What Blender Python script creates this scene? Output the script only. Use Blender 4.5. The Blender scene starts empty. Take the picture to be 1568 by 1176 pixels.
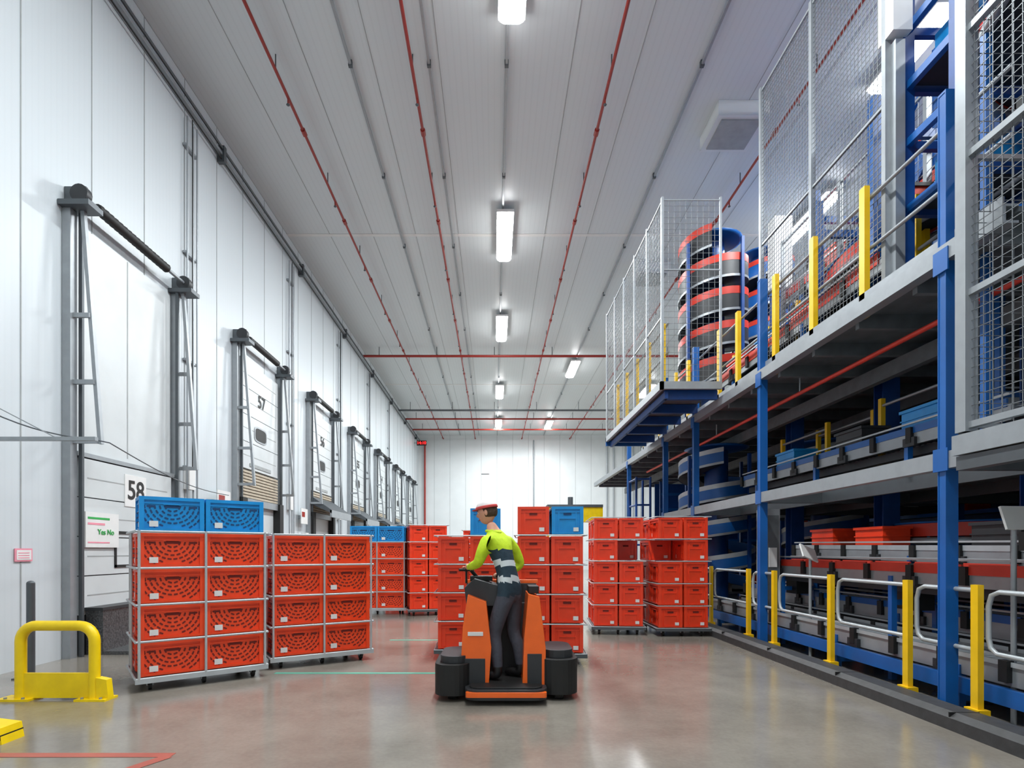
import bpy, math, random
from mathutils import Vector, Matrix
random.seed(7)
scene = bpy.context.scene
scene.view_settings.view_transform = 'Standard'
scene.view_settings.exposure = 0.22

# ------------------------------------------------------------------ materials
def lin(h):
    h = h.lstrip('#'); out = []
    for i in (0, 2, 4):
        c = int(h[i:i+2], 16)/255
        out.append(c/12.92 if c <= .04045 else ((c+.055)/1.055)**2.4)
    return out
def mat(name, hexc, rough=.5, metal=0, var=.12, nscale=6, bump=0, emit=0, coat=0):
    m = bpy.data.materials.new(name); m.use_nodes = True
    nt = m.node_tree; b = nt.nodes['Principled BSDF']
    c = lin(hexc)
    tc = nt.nodes.new('ShaderNodeTexCoord')
    n = nt.nodes.new('ShaderNodeTexNoise'); n.inputs['Scale'].default_value = nscale
    n.inputs['Detail'].default_value = 4
    nt.links.new(tc.outputs['Object'], n.inputs['Vector'])
    r = nt.nodes.new('ShaderNodeValToRGB')
    r.color_ramp.elements[0].position = .3; r.color_ramp.elements[1].position = .7
    r.color_ramp.elements[0].color = [x*(1-var) for x in c]+[1]
    r.color_ramp.elements[1].color = [min(1, x*(1+var*.5)) for x in c]+[1]
    nt.links.new(n.outputs['Fac'], r.inputs['Fac'])
    nt.links.new(r.outputs['Color'], b.inputs['Base Color'])
    b.inputs['Roughness'].default_value = rough
    b.inputs['Metallic'].default_value = metal
    if coat: b.inputs['Coat Weight'].default_value = coat
    if bump:
        bp = nt.nodes.new('ShaderNodeBump'); bp.inputs['Strength'].default_value = bump
        bp.inputs['Distance'].default_value = .02
        nt.links.new(n.outputs['Fac'], bp.inputs['Height'])
        nt.links.new(bp.outputs['Normal'], b.inputs['Normal'])
    if emit:
        b.inputs['Emission Color'].default_value = c+[1]
        b.inputs['Emission Strength'].default_value = emit
    return m
M = {}
M['red'] = mat('crate_red_plastic', '#f24a20', .34, var=.10)
M['redd'] = mat('crate_red_slot_shade', '#6e160c', .7)  # dark colour painted for the shade inside the crate slots
M['red2'] = mat('crate_red_plastic_b', '#ec401d', .36, var=.10)
M['blue'] = mat('crate_blue_plastic', '#108fd6', .38)
M['blued'] = mat('crate_blue_slot_shade', '#0b3f70', .7)  # slot shade of the blue crates, put into the colour
M['steel'] = mat('galvanised_steel', '#9da2a6', .4, .4, var=.08, nscale=8)
M['zinc'] = mat('zinc_plated_frame', '#b4b9bc', .35, .2, var=.08, nscale=8)
M['steeld'] = mat('steel_dark', '#5b6064', .45, .5, var=.1)
M['wire'] = mat('mesh_wire', '#777b7e', .45, .4)
M['black'] = mat('black_rubber', '#141414', .6)
M['dgrey'] = mat('dark_grey_plastic', '#2b2d30', .5)
M['label'] = mat('label_white', '#dededc', .6, var=.04)
M['bsteel'] = mat('blue_painted_steel', '#0f5aa4', .4, var=.15, nscale=3)
M['navy'] = mat('dark_blue_painted_steel', '#0b4288', .45, var=.2)
M['yel'] = mat('yellow_paint', '#f0c00c', .4, var=.08)
M['yelg'] = mat('yellow_safety', '#fbd500', .4)
M['white'] = mat('white_panel', '#d6dadb', .45, var=.04, nscale=1.2)
M['doorw'] = mat('door_white', '#c8cdce', .4, var=.06, nscale=2)
M['seam'] = mat('panel_seam', '#9da1a1', .6)
M['beige'] = mat('beige_louver', '#b3a793', .6)
M['pipe'] = mat('sprinkler_red', '#9c2a20', .4)
M['belt'] = mat('conveyor_red_belt', '#cf3725', .45)
M['beltd'] = mat('conveyor_dark_belt', '#2c2e33', .6)
M['orange'] = mat('truck_orange', '#f26410', .35, var=.08, coat=.3)
M['kerb'] = mat('kerb_dark', '#3a3a3b', .55, var=.25, nscale=12, bump=.2)
M['deck'] = mat('deck_grey', '#646a6e', .6, .1, var=.2)
M['lamp'] = mat('lamp_tube', '#ffffff', .5, emit=26, var=0)
M['led'] = mat('led_red', '#ff2020', .5, emit=3, var=0)
M['ltgreen'] = mat('green_print', '#2ba34a', .6)
M['pink'] = mat('pink_print', '#e58fa0', .6)
M['ink'] = mat('black_ink', '#111111', .6)
M['hiviz'] = mat('hi_vis_yellow', '#c3df1e', .7, nscale=14, bump=.5)
M['vest'] = mat('navy_vest', '#1d3340', .8, nscale=14, bump=.5)
M['refl'] = mat('reflective_tape', '#c9cfd0', .35, var=.05)
M['trous'] = mat('grey_trousers', '#43454f', .85, nscale=12, bump=.6)
M['boot'] = mat('black_boot', '#18181a', .5)
M['skin'] = mat('skin', '#d59a80', .55, var=.06, nscale=20)
M['hair'] = mat('hair_brown', '#4a3526', .8, nscale=60, bump=.6)
M['capr'] = mat('cap_red', '#c4403c', .6)
M['capw'] = mat('cap_white', '#e9e2e0', .6)
M['lip'] = mat('lip', '#a85a50', .5)
M['tread'] = mat('tread_plate', '#6a6b6c', .35, .7, var=.5, nscale=40, bump=.5)
M['tapeg'] = mat('floor_tape_green', '#5fae98', .45)
M['taper'] = mat('floor_tape_red', '#a8594c', .45)

fm = bpy.data.materials.new('polished_concrete'); fm.use_nodes = True
nt = fm.node_tree; b = nt.nodes['Principled BSDF']
tc = nt.nodes.new('ShaderNodeTexCoord')
n1 = nt.nodes.new('ShaderNodeTexNoise'); n1.inputs['Scale'].default_value = .55; n1.inputs['Detail'].default_value = 8; n1.inputs['Roughness'].default_value = .65
n2 = nt.nodes.new('ShaderNodeTexNoise'); n2.inputs['Scale'].default_value = 30; n2.inputs['Detail'].default_value = 6
r1 = nt.nodes.new('ShaderNodeValToRGB')
r1.color_ramp.elements[0].position = .3; r1.color_ramp.elements[1].position = .72
r1.color_ramp.elements[0].color = lin('#766f66')+[1]; r1.color_ramp.elements[1].color = lin('#a19a8f')+[1]
mx = nt.nodes.new('ShaderNodeMixRGB'); mx.blend_type = 'MULTIPLY'; mx.inputs[0].default_value = .25
nt.links.new(tc.outputs['Object'], n1.inputs['Vector']); nt.links.new(tc.outputs['Object'], n2.inputs['Vector'])
nt.links.new(n1.outputs['Fac'], r1.inputs['Fac']); nt.links.new(r1.outputs['Color'], mx.inputs[1]); nt.links.new(n2.outputs['Fac'], mx.inputs[2])
nt.links.new(mx.outputs[0], b.inputs['Base Color'])
mr = nt.nodes.new('ShaderNodeMapRange'); mr.inputs['To Min'].default_value = .10; mr.inputs['To Max'].default_value = .26
nt.links.new(n1.outputs['Fac'], mr.inputs['Value']); nt.links.new(mr.outputs[0], b.inputs['Roughness'])
b.inputs['Specular IOR Level'].default_value = .9
M['floor'] = fm
def ribbed(name, hexc, axis, scale, strength, lo):
    m = bpy.data.materials.new(name); m.use_nodes = True
    nt = m.node_tree; b = nt.nodes['Principled BSDF']
    tc = nt.nodes.new('ShaderNodeTexCoord')
    w = nt.nodes.new('ShaderNodeTexWave'); w.bands_direction = axis; w.inputs['Scale'].default_value = scale
    nt.links.new(tc.outputs['Object'], w.inputs['Vector'])
    r = nt.nodes.new('ShaderNodeValToRGB'); c = lin(hexc)
    r.color_ramp.elements[0].position = 0; r.color_ramp.elements[1].position = .3
    r.color_ramp.elements[0].color = [x*lo for x in c]+[1]; r.color_ramp.elements[1].color = c+[1]
    nt.links.new(w.outputs['Fac'], r.inputs['Fac']); nt.links.new(r.outputs['Color'], b.inputs['Base Color'])
    bp = nt.nodes.new('ShaderNodeBump'); bp.inputs['Strength'].default_value = strength; bp.inputs['Distance'].default_value = .004
    nt.links.new(w.outputs['Fac'], bp.inputs['Height']); nt.links.new(bp.outputs['Normal'], b.inputs['Normal'])
    b.inputs['Roughness'].default_value = .42
    return m
M['ceil'] = ribbed('ceiling_panel_ribbed', '#d0d6d8', 'X', 2.6, .06, .965)
M['wallL'] = ribbed('wall_panel_ribbed', '#c7ced2', 'Y', 3.2, .08, .98)

# ------------------------------------------------------------------ mesh builder
class MB:
    def __init__(s): s.v = []; s.f = []; s.m = []; s.sm = []; s.mats = []
    def mi(s, k):
        if k not in s.mats: s.mats.append(k)
        return s.mats.index(k)
    def add(s, vs, fs, k, smooth=False):
        o = len(s.v); s.v += [tuple(v) for v in vs]; i = s.mi(k)
        for f in fs: s.f.append([a+o for a in f]); s.m.append(i); s.sm.append(smooth)
    BF = [(0,3,2,1),(4,5,6,7),(0,1,5,4),(1,2,6,5),(2,3,7,6),(3,0,4,7)]
    def box(s, c, d, k, rz=0, ry=0, rx=0, top=(1,1)):
        x, y, z = d[0]/2, d[1]/2, d[2]/2; tx, ty = top
        vs = [(-x,-y,-z),(x,-y,-z),(x,y,-z),(-x,y,-z),(-x*tx,-y*ty,z),(x*tx,-y*ty,z),(x*tx,y*ty,z),(-x*tx,y*ty,z)]
        if rz or ry or rx:
            R = Matrix.Rotation(rz,3,'Z') @ Matrix.Rotation(ry,3,'Y') @ Matrix.Rotation(rx,3,'X')
            vs = [R @ Vector(v) for v in vs]
        s.add([(v[0]+c[0], v[1]+c[1], v[2]+c[2]) for v in vs], s.BF, k)
    def b2(s, a, b, k):
        s.box([(a[i]+b[i])/2 for i in range(3)], [abs(b[i]-a[i]) for i in range(3)], k)
    def beam(s, p0, p1, w, h, k):
        p0 = Vector(p0); p1 = Vector(p1); d = (p1-p0).normalized()
        up = Vector((0,0,1)) if abs(d.z) < .95 else Vector((0,1,0))
        a = d.cross(up).normalized(); u = a.cross(d)
        vs = []
        for p in (p0, p1):
            for q in ((-1,-1),(1,-1),(1,1),(-1,1)): vs.append(p+a*q[0]*w/2+u*q[1]*h/2)
        s.add(vs, [(0,1,2,3),(7,6,5,4),(0,4,5,1),(1,5,6,2),(2,6,7,3),(3,7,4,0)], k)
    def path(s, pts, r, k, n=8, caps=True):
        pts = [Vector(p) for p in pts]; rr = r if isinstance(r, (list, tuple)) else [r]*len(pts)
        vs = []; prev = None
        for i, p in enumerate(pts):
            d = (pts[min(i+1, len(pts)-1)]-pts[max(i-1, 0)]).normalized()
            if prev is None:
                up = Vector((0,0,1)) if abs(d.z) < .9 else Vector((0,1,0)); a = d.cross(up).normalized()
            else:
                a = (prev-d*prev.dot(d)).normalized()
            prev = a; u = d.cross(a)
            for j in range(n):
                t = 2*math.pi*j/n; vs.append(p+(a*math.cos(t)+u*math.sin(t))*rr[i])
        fs = []
        for i in range(len(pts)-1):
            for j in range(n):
                fs.append((i*n+j, i*n+(j+1)%n, (i+1)*n+(j+1)%n, (i+1)*n+j))
        s.add(vs, fs, k, True)
        if caps:
            s.add(vs[:n], [tuple(range(n))[::-1]], k); s.add(vs[-n:], [tuple(range(n))], k)
    def tube(s, a, b, r, k, n=10): s.path([a, b], r, k, n)
    def ell(s, c, rad, k, nu=16, nv=10, R=None, fn=None):
        vs = []; fs = []
        for i in range(nv+1):
            ph = math.pi*i/nv
            for j in range(nu):
                th = 2*math.pi*j/nu
                d = Vector((math.sin(ph)*math.cos(th), math.sin(ph)*math.sin(th), math.cos(ph)))
                v = Vector((d.x*rad[0], d.y*rad[1], d.z*rad[2]))
                if fn: v = fn(d, v)
                if R: v = R @ v
                vs.append(v+Vector(c))
        for i in range(nv):
            for j in range(nu):
                fs.append((i*nu+j, (i+1)*nu+j, (i+1)*nu+(j+1)%nu, i*nu+(j+1)%nu))
        s.add(vs, fs, k, True)
    def prism(s, prof, axis, a, b, k):
        def p3(p, t):
            if axis == 'Y': return (p[0], t, p[1])
            if axis == 'X': return (t, p[0], p[1])
            return (p[0], p[1], t)
        n = len(prof); vs = [p3(p, a) for p in prof]+[p3(p, b) for p in prof]
        fs = [tuple(range(n)), tuple(range(2*n-1, n-1, -1))]+[(i, i+n, (i+1)%n+n, (i+1)%n) for i in range(n)]
        s.add(vs, fs, k)
    def mesh(s, name, bevel=0):
        me = bpy.data.meshes.new(name); me.from_pydata(s.v, [], s.f)
        for k in s.mats: me.materials.append(M[k])
        me.polygons.foreach_set('material_index', s.m); me.polygons.foreach_set('use_smooth', s.sm)
        me.update(); return me
    def obj(s, name, parent=None, loc=None, rz=0, bevel=0):
        o = bpy.data.objects.new(name, s.mesh(name)); scene.collection.objects.link(o)
        if loc: o.location = loc
        o.rotation_euler.z = rz
        if parent: o.parent = parent
        if bevel:
            bm = o.modifiers.new('b', 'BEVEL'); bm.width = bevel; bm.segments = 2; bm.limit_method = 'ANGLE'
        return o
def empty(name, loc=(0,0,0), rz=0):
    e = bpy.data.objects.new(name, None); scene.collection.objects.link(e); e.location = loc; e.rotation_euler.z = rz
    e.empty_display_size = .2
    return e

XL, XR, YB, YF, H = -5.8, 14.0, 42.5, -5.0, 10.3
# ------------------------------------------------------------------ shell
m = MB(); m.b2((XL-.2, YF-.2, -.2), (XR+.2, YB+.2, 0), 'floor'); m.obj('floor')
m = MB(); m.b2((XL-.2, YF-.2, H), (XR+.2, YB+.2, H+.2), 'ceil')
m.b2((XL, 15.5, H-.012), (XR, 15.62, H), 'label')
m.b2((XL, 29.5, H-.012), (XR, 29.6, H), 'label')
for i in range(17):
    x = XL+1.2*i
    m.b2((x-.006, YF, H-.006), (x+.006, YB, H), 'seam')
m.obj('ceiling')
m = MB(); m.b2((XL-.2, YF, 0), (XL, YB, H), 'wallL')
y = -4.0
while y < YB:
    m.b2((XL, y-.008, 0), (XL+.006, y+.008, H), 'seam'); y += 1.2
m.obj('wall_left')
m = MB(); m.b2((XL, YB, 0), (XR, YB+.2, H), 'white')
x = XL+1.2
while x < XR:
    m.b2((x-.01, YB-.006, 0), (x+.01, YB, H), 'seam'); x += 1.2
m.b2((-1.0, YB-.02, 7.3), (-.4, YB, 7.35), 'ink')
m.obj('wall_back')
m = MB(); m.b2((XR, YF, 0), (XR+.2, YB, H), 'white'); m.obj('wall_right')
m = MB(); m.b2((XL, YF-.2, 0), (XR, YF, H), 'white'); m.obj('wall_front')
m = MB(); m.b2((-2.6, 6.55, 0.0), (-.6, 6.62, .003), 'tapeg'); m.b2((-1.7, 9.0, 0), (-.5, 9.06, .003), 'tapeg'); m.obj('floor_marking_green')
m = MB(); m.b2((-3.55, 3.9, 0), (-2.28, 3.98, .003), 'taper')
m.add([(-2.36,3.9,.003),(-2.26,3.9,.003),(-2.5,3.45,.003),(-2.6,3.45,.003)], [(0,1,2,3)], 'taper'); m.obj('floor_marking_red')

# ------------------------------------------------------------------ ceiling services
def sprinkler(x, name):
    m = MB(); z = H-.28
    m.tube((x, -4, z), (x, YB-.3, z), .03, 'pipe', 8)
    y = -2.5
    while y < YB-1:
        m.tube((x, y, z), (x, y, H-.002), .012, 'steeld', 6)
        m.tube((x, y+.6, z), (x, y+.6, z-.12), .016, 'pipe', 6)
        m.ell((x, y+.6, z-.14), (.035, .035, .02), 'steeld', 8, 4)
        m.tube((x, y+1.4, z), (x, y+1.55, z), .05, 'pipe', 8)
        y += 3.1
    m.obj(name)
for x in (-3.9, -1.46, 2.09, 5.75): sprinkler(x, 'sprinkler_pipe')
for x in (-2.6, -1.18, .22, 3.75):
    m = MB(); z = H-.07
    m.b2((x-.022, -4, z-.022), (x+.022, YB-.3, z+.022), 'steel')
    y = -2
    while y < YB-1:
        m.b2((x-.035, y, z-.04), (x+.035, y+.06, H-.002), 'steeld'); y += 3
    m.obj('cable_conduit')
for (y, z) in ((24.1, H-.4), (33.0, H-.5), (35.5, H-.42), (38.6, H-.42)):
    m = MB(); m.tube((XL+.1, y, z), (9, y, z), .055, 'pipe' if y != 33.0 else 'steeld', 8)
    x = -5
    while x < 9: m.tube((x, y, z), (x, y, H-.002), .015, 'steeld', 6); x += 2.5
    m.obj('sprinkler_main_pipe')
m = MB(); m.b2((XL+.01, -4, 9.72), (XL+.12, YB-.2, 9.78), 'steel')
m.tube((XL+.12, -4, 9.86), (XL+.12, YB-.2, 9.86), .03, 'steeld', 6)
m.tube((XL+.1, -4, 9.64), (XL+.1, YB-.2, 9.64), .015, 'black', 6)
y = 2.
while y < 41: m.b2((XL+.007, y, 9.58), (XL+.16, y+.1, 9.92), 'steeld'); y += 4.8
m.obj('cable_tray')
def lamp(x, y, L=2.3, power=300):
    m = MB(); z = H-.24
    m.b2((x-.22, y-L/2, z+.03), (x+.22, y+L/2, z+.1), 'label')
    m.b2((x-.02, y-.7, z+.1), (x+.02, y-.66, H-.002), 'steel'); m.b2((x-.02, y+.66, z+.1), (x+.02, y+.7, H-.002), 'steel')
    m.prism([(x-.2, z+.03), (x-.19, z-.02), (x-.12, z-.06), (x+.12, z-.06), (x+.19, z-.02), (x+.2, z+.03)], 'Y', y-L/2+.03, y+L/2-.03, 'lamp')
    o = m.obj('ceiling_lamp')
    l = bpy.data.lights.new('lamp_light', 'AREA'); l.shape = 'RECTANGLE'; l.size = .4; l.size_y = L; l.energy = power; l.color = (.92, .98, 1)
    lo = bpy.data.objects.new('lamp_light', l); scene.collection.objects.link(lo); lo.location = (x, y, z-.09); lo.parent = o
PW = 450
for y, p in ((-1.5, 180), (3.2, 290), (7.9, PW), (15.3, PW), (21.6, PW), (30.2, PW*1.1), (37.5, PW*1.1)): lamp(.28, y, 2.3, p)  # first two, out of view by the camera, are added for even lighting
lamp(3.72, 26.4, 2.2, PW); lamp(3.72, 38, 2.2, 350)
lamp(7.2, 9.6, 1.7, 380); lamp(8.2, 3.5, 2.3, 380); lamp(8.2, 14.5, 2.3, 340); lamp(8.2, 20, 2.3, 330); lamp(8.2, 30, 2.3, 330)  # all but the first are added to brighten the right area

# ------------------------------------------------------------------ dock doors
def text(s, size, loc, parent, mk='ink', rot=(math.pi/2, 0, math.pi/2)):
    c = bpy.data.curves.new('t', 'FONT'); c.body = s; c.size = size; c.extrude = .002; c.align_x = 'CENTER'; c.align_y = 'CENTER'; c.offset = size*.012
    o = bpy.data.objects.new('number_text', c); scene.collection.objects.link(o); o.location = loc; o.rotation_euler = rot
    c.materials.append(M[mk]); o.parent = parent
for k in range(7):
    y0 = 7.5+4.82*k; y1 = y0+2.5; x = XL; ym = (y0+y1)/2
    root = empty('door_%d' % (k+1))
    m = MB()
    for yy, sg in ((y0, 1), (y1, -1)):
        m.b2((x+.008, yy-.06, .0), (x+.12, yy+.06, 6.1), 'steel')
        m.b2((x+.12, yy-.02, 2.9), (x+.44, yy+.02, 2.96), 'steel')
        m.b2((x+.12, yy-.02, 3.7), (x+.4, yy+.02, 3.76), 'steel')
        m.b2((x+.12, yy-.02, 4.6), (x+.34, yy+.02, 4.66), 'steel')
        m.beam((x+.46, yy+.04*sg, 2.9), (x+.22, yy+.04*sg, 6.1), .05, .06, 'steel')
        m.beam((x+.15, yy+.1*sg, .0), (x+.15, yy+.1*sg, 6.1), .05, .04, 'steeld')
        m.b2((x+.008, yy-.14, 6.05), (x+.42, yy+.14, 6.12), 'steeld')
        m.tube((x+.22, yy-.05, 6.26), (x+.22, yy+.05, 6.26), .12, 'dgrey', 16)
        m.b2((x+.008, yy-.02, 6.1), (x+.3, yy+.02, 6.36), 'steeld')
    m.tube((x+.22, y0, 6.26), (x+.22, y1, 6.26), .03, 'steel', 8)
    m.path([(x+.22, y0+.3+i*.05, 6.26) for i in range(34)], [.065+.012*(i % 2) for i in range(34)], 'black', 10)
    if k == 0: za, zb = .55, 2.75
    else: za, zb = 3.35, 5.85
    ns = 4
    for i in range(ns):
        a = za+(zb-za)*i/ns; b_ = za+(zb-za)*(i+1)/ns
        m.b2((x+.03, y0+.18, a+.008), (x+.085, y1-.18, b_-.008), 'doorw')
        m.b2((x+.085, y0+.3, (a+b_)/2-.008), (x+.088, y1-.3, (a+b_)/2+.008), 'seam')
    m.b2((x+.02, y0+.18, za), (x+.03, y1-.18, zb), 'steeld')
    if k == 0:
        m.b2((x+.008, y0+.1, 2.8), (x+.02, y1-.1, 6.0), 'doorw')
        m.b2((x+.02, ym-.01, 2.9), (x+.024, ym+.01, 6.0), 'seam')
        m.b2((x+.008, y0+.1, 2.76), (x+.1, y1-.1, 2.82), 'steel')
        m.b2((x+.02, y0+.18, 0), (x+.08, y1-.1, .55), 'dgrey')
        m.b2((x+.085, 8.58, 2.14), (x+.095, 9.1, 2.64), 'label')
        text('58', .42, (x+.1, 8.84, 2.39), root)
        m.b2((x+.085, y0+.85, 1.2), (x+.1, y0+.89, 1.75), 'ink'); m.b2((x+.085, y0+.85, 1.2), (x+.1, y0+1.4, 1.24), 'ink')
        m.b2((x+.085, y0+1.36, 1.2), (x+.1, y0+1.4, 1.75), 'ink'); m.b2((x+.085, y0+.85, 1.71), (x+.1, y0+1.4, 1.75), 'ink')
    else:
        for i in range(9): m.b2((x+.03, y0+.2, 2.68+i*.072), (x+.1, y1-.2, 2.73+i*.072), 'beige')
        m.b2((x+.008, y0+.06, .0), (x+.02, y1-.06, 2.66), 'doorw')
        m.b2((x+.02, y0+.06, 0), (x+.2, y0+.3, 2.66), 'black'); m.b2((x+.02, y1-.3, 0), (x+.2, y1-.06, 2.66), 'black')
        m.b2((x+.02, y0+.06, 2.5), (x+.14, y1-.06, 2.66), 'steel')
        text(str(58-k), .42, (x+.1, ym+.05, 5.05), root)
        vs = [(x+.097, ym+.36*math.copysign(abs(math.cos(t))**.5, math.cos(t)), 4.25+.19*math.copysign(abs(math.sin(t))**.5, math.sin(t))) for t in [2*math.pi*i/24 for i in range(24)]]
        m.add(vs, [tuple(range(24))], 'steel')
        vs = [(x+.1, ym+(v[1]-ym)*.86, 4.25+(v[2]-4.25)*.8) for v in vs]; m.add(vs, [tuple(range(24))], 'ink')
        m.b2((x+.09, ym-.6, 3.42), (x+.1, ym+.6, 3.5), 'seam')
    if k >= 2:
        m.prism([(x+.12, 3.15), (x+.75, 2.72), (x+.75, 2.62), (x+.12, 2.9)], 'Y', y0+.1, y1-.1, 'steeld')
        m.b2((x+.7, y0+.1, 2.5), (x+.76, y1-.1, 2.72), 'steel')
    if k: m.b2((x+.008, y0-.45, 1.5), (x+.14, y0-.2, 2.0), 'label')
    m.obj('door_parts', parent=root)
m = MB(); m.b2((XL+.1, 7.75, 0), (XL+1.3, 10.2, .05), 'tread')
m.b2((XL+.1, 7.75, .05), (XL+.34, 9.9, .62), 'tread'); m.b2((XL+.08, 7.72, .62), (XL+.36, 9.92, .66), 'dgrey')
m.obj('dock_leveller_plate')
for y in (10.35, 15.5, 20.4, 25.2, 30):
    m = MB()
    for dy in (0, .2, .34):
        m.tube((XL+.08, y+dy, 1.2), (XL+.08, y+dy, 9.55), .018, 'steel', 6)
    m.tube((XL+.12, y+.1, 3.0), (XL+.12, y+.1, 9.55), .01, 'black', 6)
    for z in (3, 5, 7, 9): m.b2((XL+.008, y-.03, z), (XL+.07, y+.38, z+.04), 'steel')
    m.b2((XL+.008, y-.05, 1.2), (XL+.16, y+.42, 1.75), 'label')
    m.b2((XL+.008, y, 2.6), (XL+.12, y+.2, 3.0), 'label')
    m.obj('wall_conduit')
m = MB(); m.b2((XL+.1, 7.72, 1.5), (XL+.12, 8.4, 2.0), 'label')
m.b2((XL+.12, 7.76, 1.9), (XL+.123, 8.2, 1.93), 'ltgreen'); m.b2((XL+.12, 7.76, 1.82), (XL+.123, 8.1, 1.85), 'pink'); m.b2((XL+.12, 7.76, 1.56), (XL+.123, 8.2, 1.58), 'pink')
m.obj('safety_notice')
ro = bpy.data.objects['safety_notice']
text('Yes No', .11, (XL+.126, 8.12, 1.72), ro, 'ltgreen')
m = MB(); m.b2((XL+.007, 6.7, 1.32), (XL+.02, 6.95, 1.48), 'pink'); m.b2((XL+.02, 6.72, 1.34), (XL+.024, 6.93, 1.46), 'label')
for i in range(3): m.b2((XL+.024, 6.74, 1.36+i*.03), (XL+.026, 6.9, 1.37+i*.03), 'pink')
m.obj('wall_notice')
for y in (11.3, 16.2):
    m = MB(); m.b2((XL+.15, y, 2.25), (XL+.17, y+.55, 2.7), 'label'); m.b2((XL+.17, y+.05, 2.45), (XL+.173, y+.3, 2.6), 'pipe')
    m.b2((XL+.007, y+.2, 2.4), (XL+.15, y+.3, 2.5), 'steel'); m.obj('bay_sign')
m = MB(); m.b2((XL+.05, 5.98, 2.64), (-4.3, 6.03, 2.68), 'steel')
m.tube((XL+.05, 6.0, 3.2), (-4.75, 6.0, 2.68), .006, 'steel', 6)
m.b2((XL+.007, 5.9, 2.5), (XL+.05, 6.1, 3.3), 'steel')
pts = []
A = Vector((XL+.03, 5.8, 3.15))
for i in range(40):
    t = i/39
    p = A.lerp(Vector((-4.6, 6.6, 2.75)), t/.3) if t < .3 else Vector((-4.6, 6.6, 2.75)).lerp(Vector((-5.5, 11.5, 2.6)), (t-.3)/.7)
    p.z -= .12*math.sin(math.pi*((t/.3) if t < .3 else (t-.3)/.7)); pts.append(p)
m.path(pts, .008, 'steeld', 5); m.obj('barrier_chain')
m = MB(); m.b2((-5.6, 40, 9.05), (-4.9, 40.1, 9.4), 'ink'); m.b2((XL+.01, 40.02, 9.2), (-5.6, 40.08, 9.26), 'steel'); ck = m.obj('led_clock')
text('14:10', .3, (-5.25, 39.98, 9.22), ck, 'led', (math.pi/2, 0, 0))

# ------------------------------------------------------------------ floor guards left
m = MB(); y = 5.42
ring = [(-4.62, y, .02), (-4.62, y, .55)]
for i in range(7): t = math.pi-math.pi/2*i/6; ring.append((-4.47+.15*math.cos(t), y, .57+.15*math.sin(t)))
for i in range(7): t = math.pi/2-math.pi/2*i/6; ring.append((-4.05+.15*math.cos(t), y, .57+.15*math.sin(t)))
ring.append((-3.9, y, .02))
m.path(ring, .05, 'yelg', 14)
m.b2((-4.6, y-.02, .02), (-3.92, y+.02, .26), 'yelg')
m.b2((-4.8, y-.09, 0), (-4.48, y+.1, .02), 'yelg'); m.b2((-4.04, y-.09, 0), (-3.74, y+.1, .02), 'yelg')
m.prism([(-3.86, .02), (-3.74, .02), (-3.76, .2), (-3.86, .22)], 'Y', y-.04, y+.04, 'yelg')
for x in (-4.72, -4.55, -3.98, -3.8): m.tube((x, y-.06, .02), (x, y-.06, .035), .015, 'steel', 6)
m.obj('yellow_hoop_guard')
m = MB(); m.tube((-5.3, 6.35, 0), (-5.3, 6.35, 1.08), .042, 'steeld', 12); m.ell((-5.3, 6.35, 1.08), (.042, .042, .03), 'steeld', 12, 6)
m.b2((-5.42, 6.23, 0), (-5.18, 6.47, .015), 'steeld'); m.obj('steel_bollard')
m = MB(); m.prism([(-3.95, 0), (-3.68, 0), (-3.7, .12), (-3.95, .15)], 'Y', 4.15, 4.35, 'yelg')
m.b2((-3.74, 4.147, .03), (-3.69, 4.353, .07), 'ink'); m.b2((-3.82, 4.147, .07), (-3.73, 4.353, .11), 'ink'); m.obj('floor_bumper_block')

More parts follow.
